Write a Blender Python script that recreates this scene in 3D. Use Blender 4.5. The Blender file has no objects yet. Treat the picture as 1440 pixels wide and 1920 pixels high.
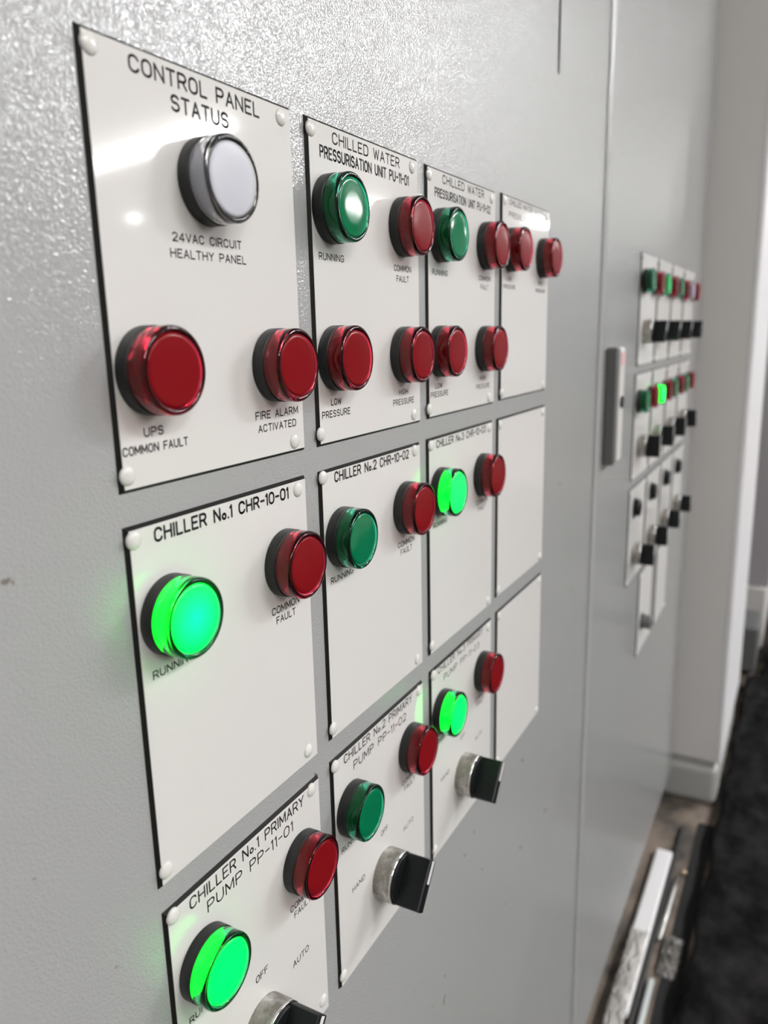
import bpy, bmesh, math, random
from mathutils import Vector, Matrix

# ------------------------------------------------------------------ camera, light, exposure
S = bpy.context.scene
COL = S.collection
random.seed(7)
MM = 0.001

cam_d = bpy.data.cameras.new('camera')
cam = bpy.data.objects.new('camera', cam_d)
COL.objects.link(cam)
cam.location = (-0.17515, -0.19142, -0.08708)
cam.rotation_euler = (1.3469, 0.0225, -1.0770)
cam_d.sensor_fit = 'VERTICAL'
cam_d.sensor_height = 7.8
cam_d.lens = 1475.5 / 1920 * 7.8
cam_d.clip_start = 0.005
cam_d.clip_end = 60
cam_d.dof.use_dof = True
cam_d.dof.focus_distance = 0.345
cam_d.dof.aperture_fstop = cam_d.lens / 3.0
S.camera = cam

S.view_settings.view_transform = 'Standard'
S.view_settings.look = 'None'
S.view_settings.gamma = 1
S.view_settings.exposure = 0.0
S.view_settings.use_curve_mapping = False
S.cycles.use_denoising = True
S.cycles.sample_clamp_indirect = 6

W = bpy.data.worlds.new('plant_room_ambient')
S.world = W
W.use_nodes = True
W.node_tree.nodes['Background'].inputs[0].default_value = (0.96, 0.98, 1.0, 1)
W.node_tree.nodes['Background'].inputs[1].default_value = 0.36

TUBE = 37.0           # brightness of the fluorescent battens

# ------------------------------------------------------------------ helpers
def mat(name, color, rough=0.5, metal=0.0, **k):
    m = bpy.data.materials.new(name)
    m.use_nodes = True
    b = m.node_tree.nodes['Principled BSDF']
    b.inputs['Base Color'].default_value = (*color, 1)
    b.inputs['Roughness'].default_value = rough
    b.inputs['Metallic'].default_value = metal
    for a, v in k.items():
        b.inputs[a.replace('_', ' ')].default_value = v
    return m

def nd(m, kind, **k):
    n = m.node_tree.nodes.new(kind)
    for a, v in k.items():
        if a.startswith('i_'):
            n.inputs[a[2:].replace('_', ' ')].default_value = v
        else:
            setattr(n, a, v)
    return n

def ln(m, a, b):
    m.node_tree.links.new(a, b)

def bsdf(m):
    return m.node_tree.nodes['Principled BSDF']

def add_bump(m, scale, strength, dist, detail=1.0, second=None):
    tc = nd(m, 'ShaderNodeTexCoord')
    no = nd(m, 'ShaderNodeTexNoise', i_Scale=scale, i_Detail=detail, i_Roughness=0.5)
    ln(m, tc.outputs['Object'], no.inputs['Vector'])
    h = no.outputs['Fac']
    if second:
        n2 = nd(m, 'ShaderNodeTexNoise', i_Scale=second[0], i_Detail=0.0)
        ln(m, tc.outputs['Object'], n2.inputs['Vector'])
        ma = nd(m, 'ShaderNodeMath', operation='MULTIPLY_ADD')
        ma.inputs[1].default_value = second[1]
        ln(m, n2.outputs['Fac'], ma.inputs[0]); ln(m, h, ma.inputs[2])
        h = ma.outputs[0]
    bu = nd(m, 'ShaderNodeBump', i_Strength=strength, i_Distance=dist)
    ln(m, h, bu.inputs['Height'])
    ln(m, bu.outputs['Normal'], bsdf(m).inputs['Normal'])
    return tc, bu

def add_specks(m, base, specks):
    """dirt specks: (cells per metre, share of cells, speck radius in cells, colour, strength)"""
    tc = nd(m, 'ShaderNodeTexCoord')
    prev = None
    for sc, share, rad, colr, amt in specks:
        dn = nd(m, 'ShaderNodeTexNoise', i_Scale=sc * 2.2, i_Detail=2.0)
        ln(m, tc.outputs['Object'], dn.inputs['Vector'])
        mx = nd(m, 'ShaderNodeVectorMath', operation='MULTIPLY_ADD')
        ln(m, dn.outputs['Color'], mx.inputs[0])
        mx.inputs[1].default_value = (0.8 / sc,) * 3
        ln(m, tc.outputs['Object'], mx.inputs[2])
        vo = nd(m, 'ShaderNodeTexVoronoi', i_Scale=sc)
        ln(m, mx.outputs[0], vo.inputs['Vector'])
        a = nd(m, 'ShaderNodeMath', operation='LESS_THAN'); a.inputs[1].default_value = rad
        ln(m, vo.outputs['Distance'], a.inputs[0])
        sp = nd(m, 'ShaderNodeSeparateColor')
        ln(m, vo.outputs['Color'], sp.inputs[0])
        b = nd(m, 'ShaderNodeMath', operation='LESS_THAN'); b.inputs[1].default_value = share
        ln(m, sp.outputs[0], b.inputs[0])
        c = nd(m, 'ShaderNodeMath', operation='MULTIPLY')
        ln(m, a.outputs[0], c.inputs[0]); ln(m, b.outputs[0], c.inputs[1])
        c2 = nd(m, 'ShaderNodeMath', operation='MULTIPLY'); c2.inputs[1].default_value = amt
        ln(m, c.outputs[0], c2.inputs[0])
        mix = nd(m, 'ShaderNodeMix', data_type='RGBA')
        ln(m, c2.outputs[0], mix.inputs[0])
        if prev is None:
            mix.inputs[6].default_value = (*base, 1)
        else:
            ln(m, prev, mix.inputs[6])
        mix.inputs[7].default_value = (*colr, 1)
        prev = mix.outputs[2]
    ln(m, prev, bsdf(m).inputs['Base Color'])

def link(name, bm, m, parent=None, smooth=False, loc=None):
    me = bpy.data.meshes.new(name)
    bmesh.ops.recalc_face_normals(bm, faces=bm.faces)
    bm.to_mesh(me); bm.free()
    me.materials.append(m)
    if smooth:
        for p in me.polygons: p.use_smooth = True
    o = bpy.data.objects.new(name, me)
    COL.objects.link(o)
    if parent: o.parent = parent
    if loc: o.location = loc
    return o

def empty(name, loc, label, cat, group=None):
    o = bpy.data.objects.new(name, None)
    o.empty_display_size = 0.01
    COL.objects.link(o); o.location = loc
    tag(o, label, cat, group)
    return o

def tag(o, label=None, cat=None, group=None, kind=None):
    if label: o['label'] = label
    if cat: o['category'] = cat
    if group: o['group'] = group
    if kind: o['kind'] = kind
    return o

def box(bm, x0, x1, y0, y1, z0, z1, bev=0.0, seg=2):
    r = bmesh.ops.create_cube(bm, size=1)
    vs = r['verts']
    bmesh.ops.scale(bm, vec=(x1 - x0, y1 - y0, z1 - z0), verts=vs)
    bmesh.ops.translate(bm, vec=((x0 + x1) / 2, (y0 + y1) / 2, (z0 + z1) / 2), verts=vs)
    if bev:
        es = {e for v in vs for e in v.link_edges}
        bmesh.ops.bevel(bm, geom=list(es), offset=bev, segments=seg, affect='EDGES', profile=0.5)

def revolve(bm, prof, n=64, closed=False):
    """prof = [(radius, y)], revolved around the Y axis; closed joins last to first (a ring solid)"""
    rings = []
    for r, y in prof:
        if r < 1e-7:
            rings.append([bm.verts.new((0, y, 0))])
        else:
            rings.append([bm.verts.new((r * math.cos(2 * math.pi * k / n), y, r * math.sin(2 * math.pi * k / n))) for k in range(n)])
    pairs = list(zip(rings, rings[1:]))
    if closed: pairs.append((rings[-1], rings[0]))
    for a, b in pairs:
        for k in range(n):
            j = (k + 1) % n
            if len(a) == 1 and len(b) == 1: continue
            if len(a) == 1: bm.faces.new((a[0], b[k], b[j]))
            elif len(b) == 1: bm.faces.new((a[k], a[j], b[0]))
            else: bm.faces.new((a[k], a[j], b[j], b[k]))

def frustum(bm, x0, x1, z0, z1, y0, y1, i0, i1):
    """rectangle slab from y0 (inset i0) to y1 (inset i1)"""
    def q(y, i): return [bm.verts.new(p) for p in ((x0 + i, y, z0 + i), (x1 - i, y, z0 + i), (x1 - i, y, z1 - i), (x0 + i, y, z1 - i))]
    a, b = q(y0, i0), q(y1, i1)
    bm.faces.new(a); bm.faces.new(b)
    for k in range(4): bm.faces.new((a[k], a[(k + 1) % 4], b[(k + 1) % 4], b[k]))

def copy_tree(o, parent=None):
    c = o.copy(); COL.objects.link(c)
    if parent is not None: c.parent = parent
    for ch in [x for x in bpy.data.objects if x.parent == o]:
        copy_tree(ch, c)
    return c

# ------------------------------------------------------------------ materials
M = {}
PAINT = (0.362, 0.366, 0.364)
M['paint'] = mat('grey_powder_coat', PAINT, 0.07)
tcp = nd(M['paint'], 'ShaderNodeTexCoord')
vop = nd(M['paint'], 'ShaderNodeTexVoronoi', feature='SMOOTH_F1', i_Scale=1050, i_Smoothness=0.7)
nop = nd(M['paint'], 'ShaderNodeTexNoise', i_Scale=1500, i_Detail=0.0)
mxp = nd(M['paint'], 'ShaderNodeMath', operation='MULTIPLY_ADD')
mxp.inputs[1].default_value = 0.8
ln(M['paint'], tcp.outputs['Object'], vop.inputs['Vector']); ln(M['paint'], tcp.outputs['Object'], nop.inputs['Vector'])
ln(M['paint'], nop.outputs['Fac'], mxp.inputs[0]); ln(M['paint'], vop.outputs['Distance'], mxp.inputs[2])
bup = nd(M['paint'], 'ShaderNodeBump', i_Strength=1.0, i_Distance=0.00016)
ln(M['paint'], mxp.outputs[0], bup.inputs['Height']); ln(M['paint'], bup.outputs['Normal'], bsdf(M['paint']).inputs['Normal'])
add_specks(M['paint'], PAINT, [(55, 0.10, 0.11, (0.13, 0.10, 0.08), 0.75), (160, 0.04, 0.10, (0.10, 0.09, 0.08), 0.7)])
M['casing'] = mat('warm_grey_casing_paint', (0.60, 0.58, 0.56), 0.45)
add_bump(M['casing'], 300, 0.15, 0.0004)
M['edge'] = mat('pale_casing_edge_paint', (0.80, 0.79, 0.80), 0.4)
M['plinth'] = mat('grey_plinth_paint', (0.36, 0.36, 0.35), 0.5)
M['dark_seam'] = mat('dark_gap_shade_and_foot', (0.03, 0.03, 0.03), 0.7)  # near-black painted as the shade in gaps; the box foot shares it
M['laminate'] = mat('white_engraving_laminate', (0.70, 0.687, 0.668), 0.06)
add_bump(M['laminate'], 24, 0.02, 0.0012, 0.0, (500, 0.008))
add_specks(M['laminate'], (0.70, 0.687, 0.668), [(130, 0.08, 0.07, (0.16, 0.13, 0.11), 0.8), (60, 0.06, 0.05, (0.35, 0.25, 0.18), 0.7)])
M['core'] = mat('black_laminate_core', (0.010, 0.010, 0.009), 0.6, Specular_IOR_Level=0.2)
M['ink'] = mat('black_engraving_fill', (0.012, 0.012, 0.013), 0.6, Specular_IOR_Level=0.2)
M['rivet'] = mat('off_white_plastic_rivet', (0.70, 0.69, 0.665), 0.22)
M['black'] = mat('black_plastic_bezel', (0.012, 0.014, 0.014), 0.45, Specular_IOR_Level=0.3)
add_bump(M['black'], 900, 0.12, 0.0003)
M['knob'] = mat('black_knob_plastic', (0.007, 0.008, 0.009), 0.4, Specular_IOR_Level=0.25)
M['pointer'] = mat('white_pointer_paint', (0.8, 0.8, 0.8), 0.35)
M['chrome'] = mat('dull_chrome', (0.50, 0.49, 0.47), 0.22, 1.0)
def dirty_chrome():
    m = M['chrome']
    tc = nd(m, 'ShaderNodeTexCoord')
    no = nd(m, 'ShaderNodeTexNoise', i_Scale=110, i_Detail=3.0, i_Roughness=0.6)
    ln(m, tc.outputs['Object'], no.inputs['Vector'])
    cr = nd(m, 'ShaderNodeValToRGB')
    cr.color_ramp.elements[0].position = 0.42; cr.color_ramp.elements[0].color = (0.30, 0.28, 0.25, 1)
    cr.color_ramp.elements[1].position = 0.62; cr.color_ramp.elements[1].color = (0.52, 0.51, 0.49, 1)
    ln(m, no.outputs['Fac'], cr.inputs[0]); ln(m, cr.outputs[0], bsdf(m).inputs['Base Color'])
    mr = nd(m, 'ShaderNodeMapRange')
    mr.inputs[1].default_value = 0.4; mr.inputs[2].default_value = 0.65
    mr.inputs[3].default_value = 0.55; mr.inputs[4].default_value = 0.2
    ln(m, no.outputs['Fac'], mr.inputs[0]); ln(m, mr.outputs[0], bsdf(m).inputs['Roughness'])
dirty_chrome()
M['chrome_edge'] = mat('bright_chrome_lip', (0.85, 0.85, 0.85), 0.08, 1.0)
M['grey_plastic'] = mat('dark_grey_plastic_and_handle_shade', (0.12, 0.12, 0.118), 0.45)  # also carries the shade on the handle's left side
M['zinc'] = mat('zinc_plated_steel', (0.6, 0.6, 0.58), 0.3, 1.0)

def lens(name, tint):
    return mat(name, tint, 0.05, 0.0, Transmission_Weight=1.0, IOR=1.40)
M['lens_red'] = lens('red_tinted_lens', (0.86, 0.05, 0.10))
M['lens_green'] = lens('green_tinted_lens', (0.05, 0.62, 0.36))
M['lens_clear'] = lens('clear_lens', (0.95, 0.95, 0.97))
M['face_red'] = mat('red_diffuser', (0.175, 0.0045, 0.007), 0.2, Specular_IOR_Level=0.12)
M['face_green'] = mat('green_diffuser', (0.0, 0.145, 0.056), 0.10, Specular_IOR_Level=0.42)
M['face_white'] = mat('white_diffuser', (0.54, 0.55, 0.60), 0.2, Specular_IOR_Level=0.15)
def lit(name, edge, core, strength):
    m = mat(name, (0.0, 0.3, 0.08), 0.3)
    tc = nd(m, 'ShaderNodeTexCoord')
    gr = nd(m, 'ShaderNodeVectorMath', operation='LENGTH')
    mp = nd(m, 'ShaderNodeMapping'); mp.inputs['Scale'].default_value = (80, 0, 80)
    ln(m, tc.outputs['Object'], mp.inputs[0]); ln(m, mp.outputs[0], gr.inputs[0])
    cr = nd(m, 'ShaderNodeValToRGB')
    cr.color_ramp.elements[0].position = 0.0; cr.color_ramp.elements[0].color = (*core, 1)
    cr.color_ramp.elements[1].position = 0.85; cr.color_ramp.elements[1].color = (*edge, 1)
    ln(m, gr.outputs['Value'], cr.inputs[0])
    ln(m, cr.outputs[0], bsdf(m).inputs['Emission Color'])
    bsdf(m).inputs['Emission Strength'].default_value = strength
    return m
M['lit_green'] = lit('lit_green_diffuser', (0.0, 1.0, 0.035), (0.0, 1.0, 0.045), 3.2)
M['lit_cyan'] = lit('bright_lit_green_diffuser', (0.0, 1.0, 0.025), (0.0, 1.0, 0.13), 4.6)
M['lens_lit'] = lens('green_lens_lit', (0.10, 0.95, 0.45))
M['face_dim_green'] = lit('dim_lit_green_diffuser', (0.01, 0.45, 0.08), (0.01, 0.5, 0.1), 0.5)
M['face_violet'] = mat('pale_violet_diffuser', (0.50, 0.42, 0.62), 0.3)

# ------------------------------------------------------------------ plant room shell
FZ = -1.05
def struct(name, bm, m):
    return tag(link(name, bm, m), kind='structure')

m_floor = mat('dusty_concrete', (0.10, 0.085, 0.07), 0.7)
tc, bu = add_bump(m_floor, 25, 0.5, 0.006, 4.0)
cr = nd(m_floor, 'ShaderNodeValToRGB')
cr.color_ramp.elements[0].position = 0.35; cr.color_ramp.elements[0].color = (0.045, 0.038, 0.032, 1)
cr.color_ramp.elements[1].position = 0.7; cr.color_ramp.elements[1].color = (0.24, 0.19, 0.15, 1)
n = nd(m_floor, 'ShaderNodeTexNoise', i_Scale=14, i_Detail=5.0)
ln(m_floor, tc.outputs['Object'], n.inputs['Vector']); ln(m_floor, n.outputs['Fac'], cr.inputs[0])
ln(m_floor, cr.outputs[0], bsdf(m_floor).inputs['Base Color'])
bm = bmesh.new(); box(bm, -4, 15, -8, 1.2, FZ - 0.1, FZ); struct('floor', bm, m_floor)
m_ceil = mat('off_white_ceiling', (0.7, 0.7, 0.69), 0.8)
bm = bmesh.new(); box(bm, -4, 15, -8, 1.2, 1.75, 1.85); struct('ceiling', bm, m_ceil)
m_wall = mat('mid_grey_wall', (0.30, 0.30, 0.30), 0.7)
bm = bmesh.new(); box(bm, -4, 15, -8.1, -8, FZ, 1.75); struct('wall_back', bm, m_wall)
bm = bmesh.new(); box(bm, -4, 15, 1.2, 1.3, FZ, 1.75); struct('wall_front', bm, m_wall)

# ------------------------------------------------------------------ ceiling lights
m_tube = mat('fluorescent_diffuser', (0.9, 0.9, 0.9), 0.4)
bsdf(m_tube).inputs['Emission Color'].default_value = (1.0, 0.985, 0.97, 1)
bsdf(m_tube).inputs['Emission Strength'].default_value = TUBE
m_tube_hot = mat('bare_fluorescent_tube', (0.9, 0.9, 0.9), 0.4)
bsdf(m_tube_hot).inputs['Emission Color'].default_value = (0.97, 0.98, 1.0, 1)
bsdf(m_tube_hot).inputs['Emission Strength'].default_value = TUBE * 2.4
m_fix = mat('white_enamelled_steel', (0.8, 0.8, 0.8), 0.35)
def batten(x, y, ang, length, label, w=0.10, z=1.62, m=None):
    e = empty('ceiling_light', (x, y, z), label, 'ceiling light', 'fluorescent battens on the ceiling')
    e.rotation_euler = (0, 0, ang)
    bm = bmesh.new(); box(bm, -length / 2, length / 2, -0.04, 0.04, 0.04, 1.75 - z, 0.004)
    link('housing', bm, m_fix, e)
    bm = bmesh.new(); box(bm, -length / 2, length / 2, -w / 2, w / 2, -0.03, 0.04, 0.012)
    link('diffuser', bm, m or m_tube, e)
for x, w, lab in ((-1.6, 0.38, 'wide fluorescent batten over the aisle behind the camera'), (0.6, 0.38, 'wide fluorescent batten over the aisle in front of the cabinets'),
                 (3.5, 0.26, 'fluorescent batten over the aisle past the casing'), (5.4, 0.07, 'slim fluorescent batten midway down the aisle'), (9.3, 0.11, 'fluorescent batten near the far end of the aisle'),
                 (12.9, 0.08, 'last fluorescent batten of the aisle row')):
    batten(x, -2.75, 0, 1.5, lab, w=w, m=m_tube_hot if 3 < x < 6 else None)
batten(5.72, -5.55, math.radians(103), 2.6, 'fluorescent batten set crossways in the room beyond the aisle', w=0.2)
batten(6.97, -6.92, math.radians(8), 0.14, 'tiny added light hung low near the back wall, for one small highlight', w=0.015, z=1.27)  # added light, only there to put a small glint on the first plate
batten(8.05, -4.5, math.radians(8), 1.0, 'short fluorescent batten of the second row', w=0.26, z=1.30)
batten(13.1, -4.0, math.radians(0), 0.9, 'far fluorescent batten of the second row', w=0.12)

# ------------------------------------------------------------------ control cabinets
def sx(x, z):                        # the door edges lean very slightly
    return x + 0.012 * (z + 0.03)
Z0, Z1 = -0.985, 1.12

def panel(bm, xs, zs, skip, y, depth, shift):
    """front sheet as a grid of quads in the plane y, cells in skip are open slots with inner walls"""
    V = {}
    for i, x in enumerate(xs):
        for j, z in enumerate(zs):
            V[i, j] = bm.verts.new((shift(x, z), y, z))
    for i in range(len(xs) - 1):
        for j in range(len(zs) - 1):
            q = [V[i, j], V[i + 1, j], V[i + 1, j + 1], V[i, j + 1]]
            if (i, j) in skip:
                b = [bm.verts.new((v.co.x, y + depth, v.co.z)) for v in q]
                for k in range(4): bm.faces.new((q[k], q[(k + 1) % 4], b[(k + 1) % 4], b[k]))
            else:
                bm.faces.new(q)

def slab(bm, xa, xb, z0, z1, y0, y1, shift, bev=0.0):
    """door leaf: leaning left and right edges, rounded front edges"""
    ring = []
    for (x, z) in ((xa, z0), (xb, z0), (xb, z1), (xa, z1)):
        ring.append((shift(x, z), z))
    layers = [(y1, 0), (y0 + bev, 0), (y0 + bev * 0.3, bev * 0.3), (y0, bev)]
    cx = (xa + xb) / 2; cz = (z0 + z1) / 2
    L = []
    for y, ins in layers:
        L.append([bm.verts.new((x + (ins if x < cx else -ins), y, z + (ins if z < cz else -ins))) for x, z in ring])
    bm.faces.new(L[0]); bm.faces.new(L[-1])
    for a, b in zip(L, L[1:]):
        for k in range(4): bm.faces.new((a[k], a[(k + 1) % 4], b[(k + 1) % 4], b[k]))

flat = lambda x, z: x
cab1 = empty('control_cabinet', (0, 0, Z0), 'grey powder-coated control cabinet with large legend plates, nearest the camera', 'control cabinet')
bm = bmesh.new(); box(bm, -1.3, 0.600, 0.022, 0.49, Z0, Z1)
link('body', bm, M['paint'], cab1, loc=(0, 0, -Z0))
bm = bmesh.new()
panel(bm, [-1.3, 0.4665, 0.4735, 0.624], [Z0, 0.1024, Z1 - 0.05, Z1], {(1, 1)}, 0, 0.018, lambda x, z: sx(x, z) if x > 0.6 else x)
for (x, z0, z1) in ((0.624, Z0, Z1),):
    a = [bm.verts.new((sx(x, z), y, z)) for y, z in ((0, z0), (0.02, z0), (0.02, z1), (0, z1))]
    bm.faces.new(a)
link('door', bm, M['paint'], cab1, loc=(0, 0, -Z0))
bm = bmesh.new(); box(bm, 0.462, 0.478, 0.006, 0.0215, 0.0975, Z1 - 0.02)
link('slot_shade', bm, M['dark_seam'], cab1, loc=(0, 0, -Z0))  # dark fill added so the open slot reads as shaded
bm = bmesh.new(); box(bm, -1.3, 0.61, 0.03, 0.55, FZ, Z0)
link('plinth', bm, M['plinth'], cab1, loc=(0, 0, -Z0))

cab2 = empty('control_cabinet', (0.66, 0, Z0), 'second grey control cabinet with small legend plates and black selector switches, by the casing', 'control cabinet')
L2 = (-0.66, 0, -Z0)
bm = bmesh.new(); box(bm, 0.645, 1.355, 0.022, 0.49, Z0, Z1); link('body', bm, M['paint'], cab2, loc=L2)
bm = bmesh.new(); slab(bm, 0.6415, 1.400, Z0, Z1, 0.0, 0.021, lambda x, z: sx(x, z) if x < 1 else x, 0.007)
link('door', bm, M['paint'], cab2, loc=L2)
bm = bmesh.new(); slab(bm, 0.6243, 0.6412, Z0 + 0.005, Z1 - 0.005, 0.0045, 0.0212, sx); link('door_gap_shade', bm, M['dark_seam'], cab2, loc=L2)  # dark strip fills the gap between cabinets, its shade put into the colour
bm = bmesh.new(); box(bm, 0.63, 1.36, 0.03, 0.55, FZ, Z0); link('plinth', bm, M['plinth'], cab2, loc=L2)
# swing handle on the second cabinet
h = link('handle_plate', (lambda b: (box(b, 0.6615, 0.703, -0.012, 0.0, -0.229, -0.1075, 0.003), b)[1])(bmesh.new()), M['casing'], cab2, loc=L2)
bm = bmesh.new(); box(bm, 0.6608, 0.676, -0.0125, -0.001, -0.2295, -0.107, 0.002)
link('lever_shaded_side', bm, M['grey_plastic'], h)  # dark grey here paints the shaded left side of the handle
bm = bmesh.new(); revolve(bm, [(0, -0.014), (0.006, -0.014), (0.0065, -0.013), (0.0065, -0.011)], 24)
link('key_lock', bm, M['black'], h, loc=(0.690, 0, -0.165))
bm = bmesh.new(); box(bm, 0.682, 0.697, -0.0128, -0.0118, -0.126, -0.113)
link('sticker', bm, mat('faded_pink_sticker', (0.75, 0.42, 0.46), 0.5), h)['label'] = 'faded pink sticker'

# ------------------------------------------------------------------ tall casing beyond the cabinets
cas = empty('riser_casing', (1.40, -0.09, FZ), 'tall warm grey casing with pale edge standing beside the second cabinet', 'casing')
LC = (-1.40, 0.09, -FZ)
bm = bmesh.new(); box(bm, 1.403, 1.80, -0.085, 0.48, -0.95, 1.6); link('casing_panel', bm, M['casing'], cas, loc=LC)
bm = bmesh.new(); box(bm, 1.4015, 1.83, -0.093, -0.083, -0.953, 1.6, 0.003); link('edge_trim', bm, M['edge'], cas, loc=LC)
bm = bmesh.new(); box(bm, 1.408, 1.80, -0.08, 0.5, -0.966, -0.95); link('joint', bm, M['plinth'], cas, loc=LC)
bm = bmesh.new(); box(bm, 1.4015, 1.80, -0.088, 0.5, FZ, -0.966, 0.014, 3); link('plinth', bm, mat('pale_plinth_paint', (0.36, 0.36, 0.34), 0.4), cas, loc=LC)
far = empty('metal_locker', (2.35, -0.1, FZ), 'dull mauve grey metal locker far behind the casing', 'locker')
LF = (-2.35, 0.1, -FZ)
bm = bmesh.new(); box(bm, 2.35, 2.95, -0.125, 0.5, -0.86, 1.5, 0.004); link('body', bm, mat('mauve_grey_paint', (0.34, 0.322, 0.335), 0.5), far, loc=LF)
bm = bmesh.new(); box(bm, 2.33, 2.95, -0.12, 0.5, FZ, -0.86, 0.004); link('base', bm, M['casing'], far, loc=LF)
bm = bmesh.new(); box(bm, 2.10, 2.26, -0.116, -0.03, -1.035, -0.905, 0.006)
jb = link('junction_box', bm, mat('mid_grey_moulding', (0.105, 0.108, 0.105), 0.45))
bm = bmesh.new(); box(bm, 2.12, 2.24, -0.105, -0.04, FZ, -1.034, 0.002); link('foot', bm, M['dark_seam'], jb)
tag(jb, 'small dark grey box on the floor in front of the far locker', 'box')

# ------------------------------------------------------------------ lettering
def arc(cx, cy, rx, ry, a0, a1, n=10):
    return [(cx + rx * math.cos(math.radians(a0 + (a1 - a0) * k / n)), cy + ry * math.sin(math.radians(a0 + (a1 - a0) * k / n))) for k in range(n + 1)]
O_ = arc(2, 4, 2, 2, 0, 180) + arc(2, 2, 2, 2, 180, 360) + [(4, 4)]
G = {
 'A': (4, [[(0, 0), (2, 6), (4, 0)], [(.65, 2), (3.35, 2)]]),
 'C': (4, [arc(2, 4, 2, 2, 20, 180) + arc(2, 2, 2, 2, 180, 340)]),
 'D': (4, [[(0, 0), (0, 6), (2, 6)] + arc(2, 4, 2, 2, 90, 0) + arc(2, 2, 2, 2, 0, -90) + [(0, 0)]]),
 'E': (3.5, [[(3.5, 6), (0, 6), (0, 0), (3.5, 0)], [(0, 3.1), (2.9, 3.1)]]),
 'F': (3.5, [[(3.5, 6), (0, 6), (0, 0)], [(0, 3.1), (2.9, 3.1)]]),
 'G': (4, [arc(2, 4, 2, 2, 20, 180) + arc(2, 2, 2, 2, 180, 360) + [(4, 2.8), (2.3, 2.8)]]),
 'H': (4, [[(0, 0), (0, 6)], [(4, 0), (4, 6)], [(0, 3.1), (4, 3.1)]]),
 'I': (0, [[(0, 0), (0, 6)]]),
 'L': (3.2, [[(0, 6), (0, 0), (3.2, 0)]]),
 'M': (4.8, [[(0, 0), (0, 6), (2.4, 1.2), (4.8, 6), (4.8, 0)]]),
 'N': (4, [[(0, 0), (0, 6), (4, 0), (4, 6)]]),
 'O': (4, [O_]),
 'P': (3.8, [[(0, 0), (0, 6), (2.2, 6)] + arc(2.2, 4.4, 1.6, 1.6, 90, -90) + [(0, 2.8)]]),
 'R': (3.9, [[(0, 0), (0, 6), (2.2, 6)] + arc(2.2, 4.4, 1.6, 1.6, 90, -90) + [(0, 2.8)], [(2.2, 2.8), (3.9, 0)]]),
 'S': (3.8, [arc(1.9, 4.45, 1.8, 1.55, 25, 250, 12)[:-1] + arc(1.9, 1.6, 1.9, 1.6, 75, -155, 12)]),
 'T': (3.8, [[(0, 6), (3.8, 6)], [(1.9, 6), (1.9, 0)]]),
 'U': (4, [[(0, 6), (0, 2)] + arc(2, 2, 2, 2, 180, 360) + [(4, 6)]]),
 'V': (4, [[(0, 6), (2, 0), (4, 6)]]),
 'W': (5.2, [[(0, 6), (1.3, 0), (2.6, 5.4), (3.9, 0), (5.2, 6)]]),
 'Y': (4, [[(0, 6), (2, 3), (4, 6)], [(2, 3), (2, 0)]]),
 'o': (2.4, [arc(1.2, 1.35, 1.2, 1.35, 0, 360, 14)]),
 '.': (0, [[(0, 0), (0, .15)]]),
 '-': (2.6, [[(0, 3), (2.6, 3)]]),
 '0': (3.8, [[(p[0] * .95, p[1]) for p in O_]]),
 '1': (1.0, [[(0, 5), (1.0, 6), (1.0, 0)]]),
 '2': (3.8, [arc(1.9, 4.2, 1.9, 1.8, 160, -20, 10) + [(0, 0), (3.8, 0)]]),
 '3': (3.8, [arc(1.9, 4.55, 1.7, 1.45, 150, -80, 10) + arc(1.9, 1.6, 1.9, 1.6, 80, -150, 12)]),
 '4': (4, [[(3, 0), (3, 6), (0, 1.7), (4, 1.7)]]),
}
def lettering(plate, text, x0, x1, base, cap, sw, y):
    """text drawn as rounded engraver strokes, fitted between x0 and x1 (mm, plate coordinates)"""
    gap = 1.7
    pos = []; adv = 0
    for i, ch in enumerate(text):
        if ch == ' ':
            adv += 4.0; continue
        pos.append((ch, adv)); adv += G[ch][0] + gap
    total = adv - gap
    kx = (x1 - x0 - sw) / total
    kz = (cap - sw) / 6.0
    bm = bmesh.new()
    sw *= 1.22
    hw = sw / 2
    def P(p, a): return (x0 + hw + (p[0] + a) * kx, base + hw + p[1] * kz)
    for ch, a in pos:
        for line in G[ch][1]:
            pts = [P(p, a) for p in line]
            for (ax, az), (bx, bz) in zip(pts, pts[1:]):
                dx, dz = bx - ax, bz - az
                l = math.hypot(dx, dz)
                if l < 1e-6: continue
                nx, nz = -dz / l * hw, dx / l * hw
                bm.faces.new([bm.verts.new((q[0] * MM, y, q[1] * MM)) for q in ((ax + nx, az + nz), (bx + nx, bz + nz), (bx - nx, bz - nz), (ax - nx, az - nz))])
            for cxp, czp in pts:
                bm.faces.new([bm.verts.new(((cxp + hw * math.cos(t * math.pi / 5)) * MM, y - 2e-6, (czp + hw * math.sin(t * math.pi / 5)) * MM)) for t in range(10)])
    return link('lettering', bm, M['ink'], plate)

def rivet_mesh():
    bm = bmesh.new()
    R = 3.15 * MM; H = 1.35 * MM
    prof = [(0, -H)] + [(R * math.sin(t), -H * math.cos(t)) for t in [k * math.pi / 2 / 9 for k in range(1, 10)]] + [(R, 0.0003)]
    revolve(bm, prof, 32)
    me = bpy.data.meshes.new('rivet')
    bmesh.ops.recalc_face_normals(bm, faces=bm.faces); bm.to_mesh(me); bm.free()
    for p in me.polygons: p.use_smooth = True
    me.materials.append(M['rivet'])
    return me
RIV = rivet_mesh()
TH = 1.6 * MM

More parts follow.
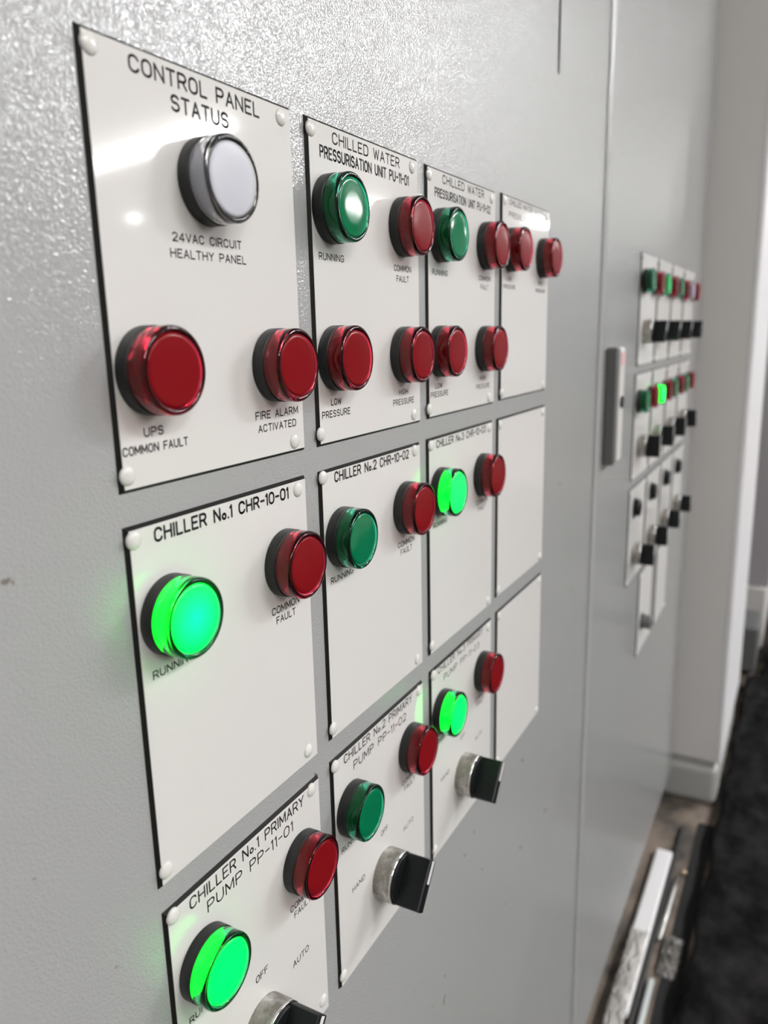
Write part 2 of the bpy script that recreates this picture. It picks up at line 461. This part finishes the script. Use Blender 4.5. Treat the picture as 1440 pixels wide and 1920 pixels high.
def legend_plate(x, z, w, h, label, lines, rot=0.0, rivets=None, group=None, small=False):
    """x, z = upper left corner (mm)"""
    e = empty('legend_plate', (x * MM, 0, z * MM), label, 'legend plate', group)
    e.rotation_euler = (0, rot, 0)
    bm = bmesh.new(); frustum(bm, 0, w * MM, -h * MM, 0, 0, -1.45 * MM, 0.25 * MM, 1.45 * MM)
    link('backing', bm, M['core'], e)['label'] = 'black bevelled edge'
    bm = bmesh.new(); frustum(bm, 0, w * MM, -h * MM, 0, -1.44 * MM, -TH, 1.5 * MM, 1.66 * MM)
    link('face', bm, M['laminate'], e)
    for (rx, rz) in (rivets or [(4.2, -5.2), (w - 7.2, -5.2), (4.2, -h + 5.6), (w - 7.2, -h + 5.6)]):
        o = bpy.data.objects.new('rivet', RIV); COL.objects.link(o); o.parent = e
        o.location = (rx * MM, -TH, rz * MM)
    for t, x0, x1, base, cap, sw in lines:
        lettering(e, t, x0, x1, base, cap, sw, -TH - 0.00003)
    return e

RUNL = ('RUNNING', 5.6, 26.2, -56.3, 3.1, 0.42)
ROWQ = [('RUNNING', 6.0, 26.6, -54.9, 3.1, 0.42), ('COMMON', 74.2, 94.0, -54.9, 3.3, 0.42), ('FAULT', 76.9, 90.9, -59.4, 3.2, 0.42)]
RT = [(4.0, -3.9), (96.2, -3.9), (2.9, -125.0), (95.6, -124.6)]
plates = [
 # x, z, w, h, label, lines, rotation, rivets
 (0, 0.2, 105, 136, 'white legend plate titled CONTROL PANEL STATUS, top left of all plates',
  [('CONTROL PANEL', 18.8, 83.4, -8.7, 5.2, .72), ('STATUS', 36.1, 65.0, -16.0, 5.2, .72), ('24VAC CIRCUIT', 32.0, 68.2, -56.3, 3.0, .42),
   ('HEALTHY PANEL', 30.5, 70.4, -61.5, 3.0, .42), ('UPS', 11.6, 20.6, -118.7, 3.1, .44), ('COMMON FAULT', 1.9, 31.9, -123.9, 3.0, .44),
   ('FIRE ALARM', 70.6, 99.6, -119.5, 3.2, .42), ('ACTIVATED', 71.9, 97.8, -124.6, 3.1, .42)], [(4.1, -5.1), (97.0, -5.4), (3.0, -130.0), (96.1, -130.8)]),
 (114.9, 0.2, 104.4, 136.4, 'white legend plate titled CHILLED WATER PRESSURISATION UNIT PU-11-01',
  [('CHILLED WATER', 19.6, 82.5, -8.2, 4.9, .62), ('PRESSURISATION UNIT PU-11-01', 9.2, 92.4, -15.1, 5.0, .72), RUNL,
   ('COMMON', 74.6, 93.8, -57.2, 3.1, .42), ('FAULT', 77.1, 90.9, -62.3, 3.1, .42), ('LOW', 11.0, 19.9, -118.7, 3.0, .44), ('PRESSURE', 3.2, 27.5, -124.0, 3.2, .44),
   ('HIGH', 77.4, 88.2, -119.2, 2.9, .42), ('PRESSURE', 70.8, 95.0, -124.4, 3.2, .42)], [(3.0, -5.2), (96.2, -5.3), (1.9, -130.4), (94.6, -131.0)]),
 (228.6, 0.0, 105.0, 135.8, 'white legend plate titled CHILLED WATER PRESSURISATION UNIT PU-11-02',
  [('CHILLED WATER', 20.7, 83.5, -7.6, 4.8, .62), ('PRESSURISATION UNIT PU-11-02', 10.3, 94.7, -15.5, 4.9, .72), ('RUNNING', 6.1, 27.0, -56.5, 3.1, .42),
   ('COMMON', 75.1, 95.3, -56.4, 3.0, .42), ('FAULT', 78.2, 91.9, -61.8, 3.0, .42), ('LOW', 9.4, 19.0, -118.9, 2.9, .42), ('PRESSURE', 2.8, 27.3, -123.8, 3.2, .42),
   ('HIGH', 77.4, 88.4, -118.3, 2.9, .42), ('PRESSURE', 71.5, 95.5, -123.9, 3.1, .42)], [(3.6, -5.4), (96.4, -5.6), (1.4, -129.8), (94.2, -130.6)]),
 (344.6, 1.2, 106.5, 136.4, 'white legend plate titled CHILLED WATER SYSTEM, far right of the top row',
  [('CHILLED WATER SYSTEM', 14.6, 93.2, -6.3, 3.6, .5), ('PRESSURE STATUS', 13.3, 90.2, -14.2, 3.6, .5), ('LOW', 10, 19, -55.5, 2.9, .4), ('PRESSURE', 3.6, 28.3, -60.8, 2.7, .42),
   ('HIGH', 80, 91, -55.5, 2.9, .4), ('PRESSURE', 74.2, 97.6, -61.2, 2.7, .42)], [(5.2, -4.5), (98.6, -5.4), (3.0, -130.6), (97.0, -131.6)]),
 (-0.2, -146.2, 104.4, 134.0, 'white legend plate titled CHILLER No.1 CHR-10-01',
  [('CHILLER No.1 CHR-10-01', 12.2, 90.0, -7.9, 5.1, .78)] + ROWQ, [(3.2, -4.8), (96.8, -5.2), (3.6, -127.4), (95.4, -127.2)]),
 (114.6, -146.6, 103.6, 132.6, 'white legend plate titled CHILLER No.2 CHR-10-02',
  [('CHILLER No.2 CHR-10-02', 11.7, 88.0, -7.2, 5.0, .72)] + [(t, a - .6, b - .6, c + .5, d, s) for t, a, b, c, d, s in ROWQ], [(2.2, -3.2), (95.4, -4.0), (2.4, -126.2), (95.0, -126.6)]),
 (227.2, -146.4, 104.6, 132.6, 'white legend plate titled CHILLER No.3 CHR-10-03',
  [('CHILLER No.3 CHR-10-03', 11.2, 90.2, -7.0, 4.7, .68)] + [(t, a - 0.2, b - .5, c + .9, d, s) for t, a, b, c, d, s in ROWQ], [(4.0, -4.4), (96.6, -4.4), (3.2, -126.2), (96.2, -127.2)]),
 (341.0, -146.6, 110.6, 131.2, 'blank white plate right of the CHILLER No.3 CHR-10-03 plate', [], [(4.6, -5.0), (102.5, -5.6), (4.0, -125.6), (102.5, -126.0)]),
 (0.4, -290.1, 103.6, 131.6, 'white legend plate titled CHILLER No.1 PRIMARY PUMP PP-11-01',
  [('CHILLER No.1 PRIMARY', 12.8, 89.2, -7.9, 5.2, .6), ('PUMP PP-11-01', 22.0, 79.8, -15.6, 5.2, .55), ('RUNNING', 7.4, 28.0, -55.0, 3.1, .4), ('COMMON', 74.8, 94.0, -55.4, 3.3, .4),
   ('FAULT', 77.4, 91.2, -59.9, 3.2, .4), ('OFF', 47.4, 56.0, -70.4, 3.4, .42), ('AUTO', 74.3, 87.2, -84.6, 3.4, .4), ('HAND', 15.0, 28.0, -84.0, 3.4, .4)], [(4.2, -3.6), (95.6, -3.8), (4.2, -123.6), (97.2, -122.4)]),
 (114.2, -289.6, 103.6, 131.8, 'white legend plate titled CHILLER No.2 PRIMARY PUMP PP-11-02',
  [('CHILLER No.2 PRIMARY', 11.2, 87.6, -7.0, 4.9, .6), ('PUMP PP-11-02', 20.2, 79.8, -14.8, 4.9, .55), ('RUNNING', 6.0, 26.6, -54.6, 3.1, .4), ('COMMON', 73.4, 92.6, -54.2, 3.2, .4),
   ('FAULT', 76.0, 89.8, -58.9, 3.1, .4), ('OFF', 46.9, 54.8, -70.4, 3.2, .4), ('AUTO', 73.6, 86.7, -84.2, 3.2, .36), ('HAND', 14.9, 28.0, -83.6, 3.0, .36)], [(3.0, -3.6), (96.8, -4.0), (3.2, -124.8), (95.2, -125.0)]),
 (227.8, -288.8, 104.4, 132.0, 'white legend plate titled CHILLER No.3 PRIMARY PUMP PP-11-03',
  [('CHILLER No.3 PRIMARY', 10.6, 86.6, -6.0, 4.4, .55), ('PUMP PP-11-03', 19.2, 79.6, -13.8, 4.4, .5), ('RUNNING', 5.0, 25.6, -53.2, 3.0, .4), ('COMMON', 72.4, 91.6, -53.0, 3.1, .4),
   ('FAULT', 75.0, 88.8, -57.6, 3.0, .4), ('OFF', 46.0, 54.0, -68.6, 3.1, .36), ('AUTO', 72.6, 85.8, -82.4, 3.1, .36), ('HAND', 14.0, 27.2, -82.4, 3.0, .36)], [(4.0, -3.8), (96.4, -4.6), (4.0, -125.4), (96.0, -126.0)]),
 (342.6, -288.6, 108.6, 129.8, 'blank white plate at the bottom right of the large plates', [], [(4.4, -4.4), (101.5, -5.4), (4.0, -122.0), (101.5, -124.0)]),
]
for x, z, w, h, lab, lines, riv in plates:
    legend_plate(x, z, w, h, lab, lines, 0.0, riv, 'engraved legend plates on the first cabinet')

# ------------------------------------------------------------------ indicator lamps
def make_lamp(lens_m, face_m, bezel_m=None):
    R = 14.33
    e = bpy.data.objects.new('indicator_lamp', None); e.empty_display_size = 0.01; COL.objects.link(e)
    bm = bmesh.new()
    revolve(bm, [(r * MM, y * MM) for r, y in ((0, 0), (13.9, 0), (R, -0.4), (R, -4.9), (13.9, -5.2), (12.2, -5.2), (0, -5.2))], 72)
    link('bezel', bm, M['black'], e, True)
    bm = bmesh.new()
    prof = [(11.95, -5.25), (13.95, -5.25), (14.15, -6.0), (14.2, -11.0), (14.1, -11.7), (13.75, -12.2), (13.2, -12.45), (12.6, -12.35), (12.15, -12.0), (11.95, -11.6)]
    revolve(bm, [(r * MM, y * MM) for r, y in prof], 72, closed=True)
    link('lens', bm, lens_m, e, True)
    bm = bmesh.new()
    prof = [(0, -12.0), (6, -12.0), (10.6, -11.95), (11.5, -11.85), (11.85, -11.5), (11.88, -5.25), (0, -5.25)]
    revolve(bm, [(r * MM, y * MM) for r, y in prof], 72)
    link('diffuser', bm, face_m, e, True)
    for ob in [c for c in bpy.data.objects if c.parent == e]:
        md = ob.modifiers.new('edge split', 'EDGE_SPLIT'); md.split_angle = math.radians(50)
    return e

protos = {}
kinds = {'red': ('lens_red', 'face_red'), 'green': ('lens_green', 'face_green'), 'lit': ('lens_lit', 'lit_green'), 'cyan': ('lens_lit', 'lit_cyan'),
         'white': ('lens_clear', 'face_white'), 'dim': ('lens_green', 'face_dim_green'), 'violet': ('lens_clear', 'face_violet')}
def lamp(kind, x, z, label, group):
    if kind not in protos:
        o = make_lamp(M[kinds[kind][0]], M[kinds[kind][1]]); protos[kind] = o
    else:
        o = copy_tree(protos[kind])
    o.location = (x * MM, -TH, z * MM)
    tag(o, label, 'indicator lamp', group)
    return o
GL = 'indicator lamps on the first cabinet'
P_ = 114.9
lamps = [
 ('white', 50.7, -35.5, 'large white indicator lamp with clear rim on the CONTROL PANEL STATUS plate'),
 ('red', 15.9, -97.3, 'red indicator lamp above the words UPS COMMON FAULT'),
 ('red', 84.5, -98.7, 'red indicator lamp above the words FIRE ALARM ACTIVATED'),
 ('green', P_ + 15.6, -34.9, 'unlit green indicator lamp with a white reflection, RUNNING on the PU-11-01 plate'),
 ('red', P_ + 83.8, -35.5, 'red indicator lamp above COMMON FAULT on the PU-11-01 plate'),
 ('red', P_ + 15.3, -97.7, 'red indicator lamp above LOW PRESSURE on the PU-11-01 plate'),
 ('red', P_ + 82.5, -98.5, 'red indicator lamp above HIGH PRESSURE on the PU-11-01 plate'),
 ('green', 2 * P_ + 14.7, -35.3, 'unlit green indicator lamp marked RUNNING on the PU-11-02 plate'),
 ('red', 2 * P_ + 84.0, -35.3, 'red indicator lamp above COMMON FAULT on the PU-11-02 plate'),
 ('red', 2 * P_ + 12.6, -98.1, 'red indicator lamp above LOW PRESSURE on the PU-11-02 plate'),
 ('red', 2 * P_ + 82.0, -98.5, 'red indicator lamp above HIGH PRESSURE on the PU-11-02 plate'),
 ('red', 3 * P_ + 15.1, -34.2, 'left red indicator lamp on the CHILLED WATER SYSTEM plate'),
 ('red', 3 * P_ + 87.2, -34.8, 'right red indicator lamp on the CHILLED WATER SYSTEM plate, rightmost of the large lamps'),
 ('cyan', 16.4, -146.7 - 33.7, 'brightly lit green indicator lamp marked RUNNING on the CHILLER No.1 CHR-10-01 plate'),
 ('red', 84.8, -146.7 - 33.6, 'red indicator lamp above COMMON FAULT on the CHILLER No.1 CHR-10-01 plate'),
 ('green', P_ + 15.8, -146.7 - 33.5, 'unlit green indicator lamp on the CHILLER No.2 CHR-10-02 plate'),
 ('red', P_ + 82.3, -146.7 - 33.1, 'red indicator lamp on the CHILLER No.2 CHR-10-02 plate'),
 ('lit', 2 * P_ + 13.0, -146.7 - 32.6, 'lit green indicator lamp on the CHILLER No.3 CHR-10-03 plate'),
 ('red', 2 * P_ + 80.0, -146.7 - 33.9, 'red indicator lamp on the CHILLER No.3 CHR-10-03 plate'),
 ('lit', 18.5, -290.1 - 34.0, 'lit green indicator lamp on the CHILLER No.1 PRIMARY PUMP plate, bottom of the photo'),
 ('red', 85.1, -290.1 - 33.7, 'red indicator lamp on the PP-11-01 pump plate'),
 ('green', P_ + 15.8, -290.1 - 33.2, 'unlit green indicator lamp on the PP-11-02 pump plate'),
 ('red', P_ + 82.8, -290.1 - 33.1, 'red indicator lamp on the PP-11-02 pump plate'),
 ('lit', 2 * P_ + 13.4, -290.1 - 31.2, 'lit green indicator lamp on the PP-11-03 pump plate'),
 ('red', 2 * P_ + 81.7, -290.1 - 31.7, 'red indicator lamp on the PP-11-03 pump plate'),
]
for k, x, z, lab in lamps: lamp(k, x, z, lab, GL)

# ------------------------------------------------------------------ selector switches
def make_selector():
    e = bpy.data.objects.new('selector_switch', None); e.empty_display_size = 0.01; COL.objects.link(e)
    bm = bmesh.new()
    revolve(bm, [(r * MM, y * MM) for r, y in ((0, 0), (14.3, 0), (14.4, -0.4), (14.35, -10.0), (13.9, -10.2), (0, -10.2))], 72)
    c = link('collar', bm, M['chrome'], e, True); c['label'] = 'dirty chrome collar'
    c.modifiers.new('edge split', 'EDGE_SPLIT').split_angle = math.radians(40)
    bm = bmesh.new()
    prof = [(13.0, -9.9), (14.36, -9.9), (14.34, -10.4), (14.1, -10.8), (13.7, -10.95), (13.3, -10.8), (13.0, -10.4)]
    revolve(bm, [(r * MM, y * MM) for r, y in prof], 72, closed=True)
    link('lip', bm, M['chrome_edge'], c, True)
    bm = bmesh.new()
    revolve(bm, [(r * MM, y * MM) for r, y in ((0, -10.1), (13.2, -10.1), (13.25, -11.8), (12.9, -12.1), (0, -12.1))], 72)
    # grip blade: runs right across the disc, its ends follow the round of the knob
    w = 3.9; R = 13.9
    pts = []
    a0 = math.asin(w / R)
    for k in range(7):
        a = math.pi / 2 - a0 + 2 * a0 * k / 6; pts.append((R * math.cos(a), R * math.sin(a)))
    for k in range(7):
        a = -math.pi / 2 - a0 + 2 * a0 * k / 6; pts.append((R * math.cos(a), R * math.sin(a)))
    A = [bm.verts.new((x * MM, -11.5 * MM, z * MM)) for x, z in pts]
    B = [bm.verts.new((x * MM, -25.8 * MM, z * MM)) for x, z in pts]
    C = [bm.verts.new((x * .9 * MM, -26.4 * MM, z * .985 * MM)) for x, z in pts]
    for a, b in ((A, B), (B, C)):
        for k in range(14): bm.faces.new((a[k], a[(k + 1) % 14], b[(k + 1) % 14], b[k]))
    bm.faces.new(C); bm.faces.new(A)
    kn = link('knob', bm, M['knob'], e)
    bm = bmesh.new(); box(bm, -1.3 * MM, 1.3 * MM, -26.75 * MM, -26.0 * MM, 1.0 * MM, 13.3 * MM, 0.0002)
    link('pointer', bm, M['pointer'], kn)['label'] = 'white pointer line'
    return e
sel0 = make_selector()
def selector(x, z, ang, label, group, first=[True]):
    if first[0]: o = sel0; first[0] = False
    else: o = copy_tree(sel0)
    o.location = (x * MM, -TH, z * MM)
    o.rotation_euler = (0, math.radians(ang), 0)
    tag(o, label, 'selector switch', group)
GS = 'three position selector switches on the first cabinet'
selector(50.6, -290.1 - 95.0, 40, 'black and chrome selector switch at the bottom edge, on the PP-11-01 pump plate', GS)
selector(164.3, -384.6, 40, 'black and chrome selector switch on the PP-11-02 pump plate', GS)
selector(277.8, -384.1, 40, 'black and chrome selector switch on the PP-11-03 pump plate', GS)

# ------------------------------------------------------------------ far cabinet: small plates, lamps, switches
ORD = ['first', 'second', 'third', 'fourth']
def far_x(c, z): return 822.5 + c * 114.9 + 0.022 * z
ROWS = [(0.0, 134.5, 'upper'), (-142.5, 133.5, 'middle'), (-285.5, 128.5, 'lower')]
for r, (z, h, rn) in enumerate(ROWS):
    for c in range(4):
        legend_plate(far_x(c, z), z, 105, h, 'small blurred white plate on the far cabinet, %s row, %s from the left' % (rn, ORD[c]), [], 0, None, 'blurred plates on the second cabinet')
for c in range(2):
    legend_plate(far_x(c + 1, 0) - 24 * (1 - c) + 2, -422, 100, 126, 'blurred white plate in the lowest short row of the far cabinet, %s' % ('left one' if c == 0 else 'right one'), [], 0, None, 'blurred plates on the second cabinet')
GF = 'blurred indicator lamps on the second cabinet'
farA = [('green', 'red'), ('dim', 'red'), ('green', 'red'), ('violet', 'red')]
farB = [('green', 'red'), ('cyan', 'red'), ('green', 'red'), ('green', 'red')]
cn = {'green': 'unlit green', 'red': 'red', 'dim': 'faintly lit green', 'violet': 'pale violet', 'cyan': 'brightly lit green'}
for rn, z, rows in (('upper', -33.5, farA), ('middle', -142.5 - 34.0, farB)):
    for c in range(4):
        for s in range(2):
            k = rows[c][s]
            lamp(k, far_x(c, 0) + (14.0, 82.5)[s], z, 'blurred %s lamp, %s row of the far cabinet, on its %s plate' % (cn[k], rn, ORD[c]), GF)
GX = 'blurred selector switches on the second cabinet'
for rn, z, in (('upper', -93.0), ('middle', -234.5), ('lower', -377.0)):
    for c in range(4):
        selector(far_x(c, 0) + (33, 25, 22, 28)[c], z, 36 if rn == 'upper' else 6, 'black selector switch, %s row of far cabinet, %s plate' % (rn, ORD[c]), GX)
def small_button(x, z, label, m, r=8.5, hgt=6, group='small round buttons on the far cabinet'):
    e = empty('push_button', (x * MM, -TH, z * MM), label, 'push button', group)
    bm = bmesh.new(); revolve(bm, [(a * MM, b * MM) for a, b in ((0, 0), (r + 2, 0), (r + 2, -2.0), (0, -2.0))], 32); link('collar', bm, M['black'], e)
    bm = bmesh.new(); revolve(bm, [(a * MM, b * MM) for a, b in ((r, -1.9), (r, -hgt + 1), (r - 1, -hgt), (0, -hgt))], 32); link('button', bm, m, e)
for c in range(4):
    small_button(far_x(c, 0) + 26, -314.0, 'small dark round button, lower row of the far cabinet, on its %s plate' % ORD[c], M['knob'], 11, 8)
small_button(944, -502.0, 'grey round button near the bottom of the far cabinet', M['grey_plastic'], 10, 14)

# ------------------------------------------------------------------ on the floor beside the cabinets
m_mat = mat('black_rubber_crumb_matting', (0.014, 0.014, 0.015), 0.7, Specular_IOR_Level=0.05)
tc = nd(m_mat, 'ShaderNodeTexCoord')
n1 = nd(m_mat, 'ShaderNodeTexNoise', i_Scale=16, i_Detail=6.0, i_Roughness=0.62)
cr = nd(m_mat, 'ShaderNodeValToRGB')
cr.color_ramp.elements[0].position = 0.42; cr.color_ramp.elements[0].color = (0.003, 0.003, 0.0034, 1)
cr.color_ramp.elements[1].position = 0.66; cr.color_ramp.elements[1].color = (0.018, 0.017, 0.017, 1)
ln(m_mat, tc.outputs['Object'], n1.inputs['Vector']); ln(m_mat, n1.outputs['Fac'], cr.inputs[0])
ln(m_mat, cr.outputs[0], bsdf(m_mat).inputs['Base Color'])
bu = nd(m_mat, 'ShaderNodeBump', i_Strength=0.8, i_Distance=0.01)
ln(m_mat, n1.outputs['Fac'], bu.inputs['Height']); ln(m_mat, bu.outputs['Normal'], bsdf(m_mat).inputs['Normal'])
bm = bmesh.new()
nx, ny = 150, 60
gv = {}
for i in range(nx + 1):
    for j in range(ny + 1):
        x = 0.2 + 4.3 * (i / nx) ** 1.3; y = (-0.098 if x < 2.06 else -0.135) - 1.6 * (j / ny) ** 1.4
        z = FZ + 0.02 + (random.random() * 0.010 if j else 0)
        if j == 0: y += 0.004 * math.sin(x * 31)
        gv[i, j] = bm.verts.new((x, y, z))
for i in range(nx):
    for j in range(ny): bm.faces.new((gv[i, j], gv[i + 1, j], gv[i + 1, j + 1], gv[i, j + 1]))
edge = [e for e in bm.edges if e.is_boundary]
ret = bmesh.ops.extrude_edge_only(bm, edges=edge)
for v in [g for g in ret['geom'] if isinstance(g, bmesh.types.BMVert)]: v.co.z = FZ
mt = link('rubber_mat', bm, m_mat, None, True)
tag(mt, 'black lumpy rubber matting covering the floor right of the cabinets', 'floor mat')

bm = bmesh.new(); box(bm, 0.80, 1.20, -0.036, -0.008, FZ, FZ + 0.012, 0.003)
tk = link('cable_trunking', bm, M['edge']); tag(tk, 'white cable trunking lying along the foot of the cabinets', 'trunking')
bm = bmesh.new(); box(bm, 0.30, 1.30, -0.0445, -0.0385, FZ, FZ + 0.008, 0.001)
tag(link('trunking_gap_shade', bm, M['dark_seam']), 'thin dark strip painted as the shaded gap beside the white trunking', 'strip')  # dark bar put where there is only a shaded gap
bm = bmesh.new()
n = 20
def tube(bm, pts, r, n=12):
    rings = []
    for i, p in enumerate(pts):
        d = (Vector(pts[min(i + 1, len(pts) - 1)]) - Vector(pts[max(i - 1, 0)])).normalized()
        a = d.cross(Vector((0, 0, 1)))
        if a.length < 1e-3: a = d.cross(Vector((0, 1, 0)))
        a.normalize(); b = d.cross(a)
        rings.append([bm.verts.new(Vector(p) + a * r * math.cos(2 * math.pi * k / n) + b * r * math.sin(2 * math.pi * k / n)) for k in range(n)])
    for A, B in zip(rings, rings[1:]):
        for k in range(n): bm.faces.new((A[k], A[(k + 1) % n], B[(k + 1) % n], B[k]))
    bm.faces.new(rings[0]); bm.faces.new(rings[-1])
bm = bmesh.new(); tube(bm, [(0.35, -0.054, FZ + 0.006), (0.882, -0.054, FZ + 0.006)], 0.0045)
tag(link('conduit_pipe', bm, mat('pale_galvanised_conduit', (0.62, 0.66, 0.65), 0.4), None, True), 'pale thin conduit pipe on the floor beside the dark strip', 'pipe')
bm = bmesh.new(); tube(bm, [(0.97, -0.050, FZ + 0.007), (1.03, -0.052, FZ + 0.008), (1.10, -0.053, FZ + 0.007), (1.14, -0.055, FZ + 0.006)], 0.004)
tag(link('metal_rod', bm, M['zinc'], None, True), 'short shiny metal rod lying past the end of the conduit', 'rod')
bm = bmesh.new(); box(bm, 0.2, 1.33, -0.094, -0.066, FZ, FZ + 0.002)
tag(link('black_gap_shade', bm, mat('matt_black_gap_shade', (0.006, 0.006, 0.006), 0.9)), 'flat matt black strip painted as the deep shaded gap between the conduit and the lumpy matting', 'strip')  # black sheet in place of a deep gap, shade painted as colour
# crumpled clear plastic
m_pl = mat('crumpled_clear_polythene', (0.80, 0.78, 0.75), 0.25, Transmission_Weight=0.55, IOR=1.3)
def crumple(x0, x1, y0, y1, hgt, label, seed, m):
    rnd = random.Random(seed)
    bm = bmesh.new(); nx, ny = 26, 9; V = {}
    for i in range(nx + 1):
        for j in range(ny + 1):
            ed = abs(math.sin(math.pi * i / nx)) ** .5 * abs(math.sin(math.pi * j / ny)) ** .5
            V[i, j] = bm.verts.new((x0 + (x1 - x0) * i / nx + rnd.uniform(-.004, .004), y0 + (y1 - y0) * j / ny + rnd.uniform(-.0015, .0015), FZ + 0.0125 * (y1 > -0.04) + 0.002 + ed * hgt * rnd.uniform(.2, 1)))
    for i in range(nx):
        for j in range(ny): bm.faces.new((V[i, j], V[i + 1, j], V[i + 1, j + 1], V[i, j + 1]))
    o = link('plastic_sheet', bm, m)
    o.modifiers.new('thickness', 'SOLIDIFY').thickness = 0.0003
    tag(o, label, 'plastic sheet')
crumple(0.72, 0.97, -0.034, -0.008, 0.010, 'crumpled clear plastic lying on the near end of the white trunking', 3, m_pl)
crumple(0.90, 0.99, -0.086, -0.056, 0.014, 'crumpled grey plastic scrap between the conduit and the black matting', 5,
        mat('grey_polythene', (0.16, 0.15, 0.14), 0.4))
bm = bmesh.new(); bmesh.ops.create_icosphere(bm, subdivisions=2, radius=0.005)
for v in bm.verts: v.co *= random.uniform(.8, 1.15)
tag(link('brass_fitting', bm, mat('worn_brass', (0.75, 0.62, 0.40), 0.3, 1.0), None, True, (1.155, -0.062, FZ + 0.007)), 'tiny pale brass fitting on the floor past the metal rod', 'fitting')
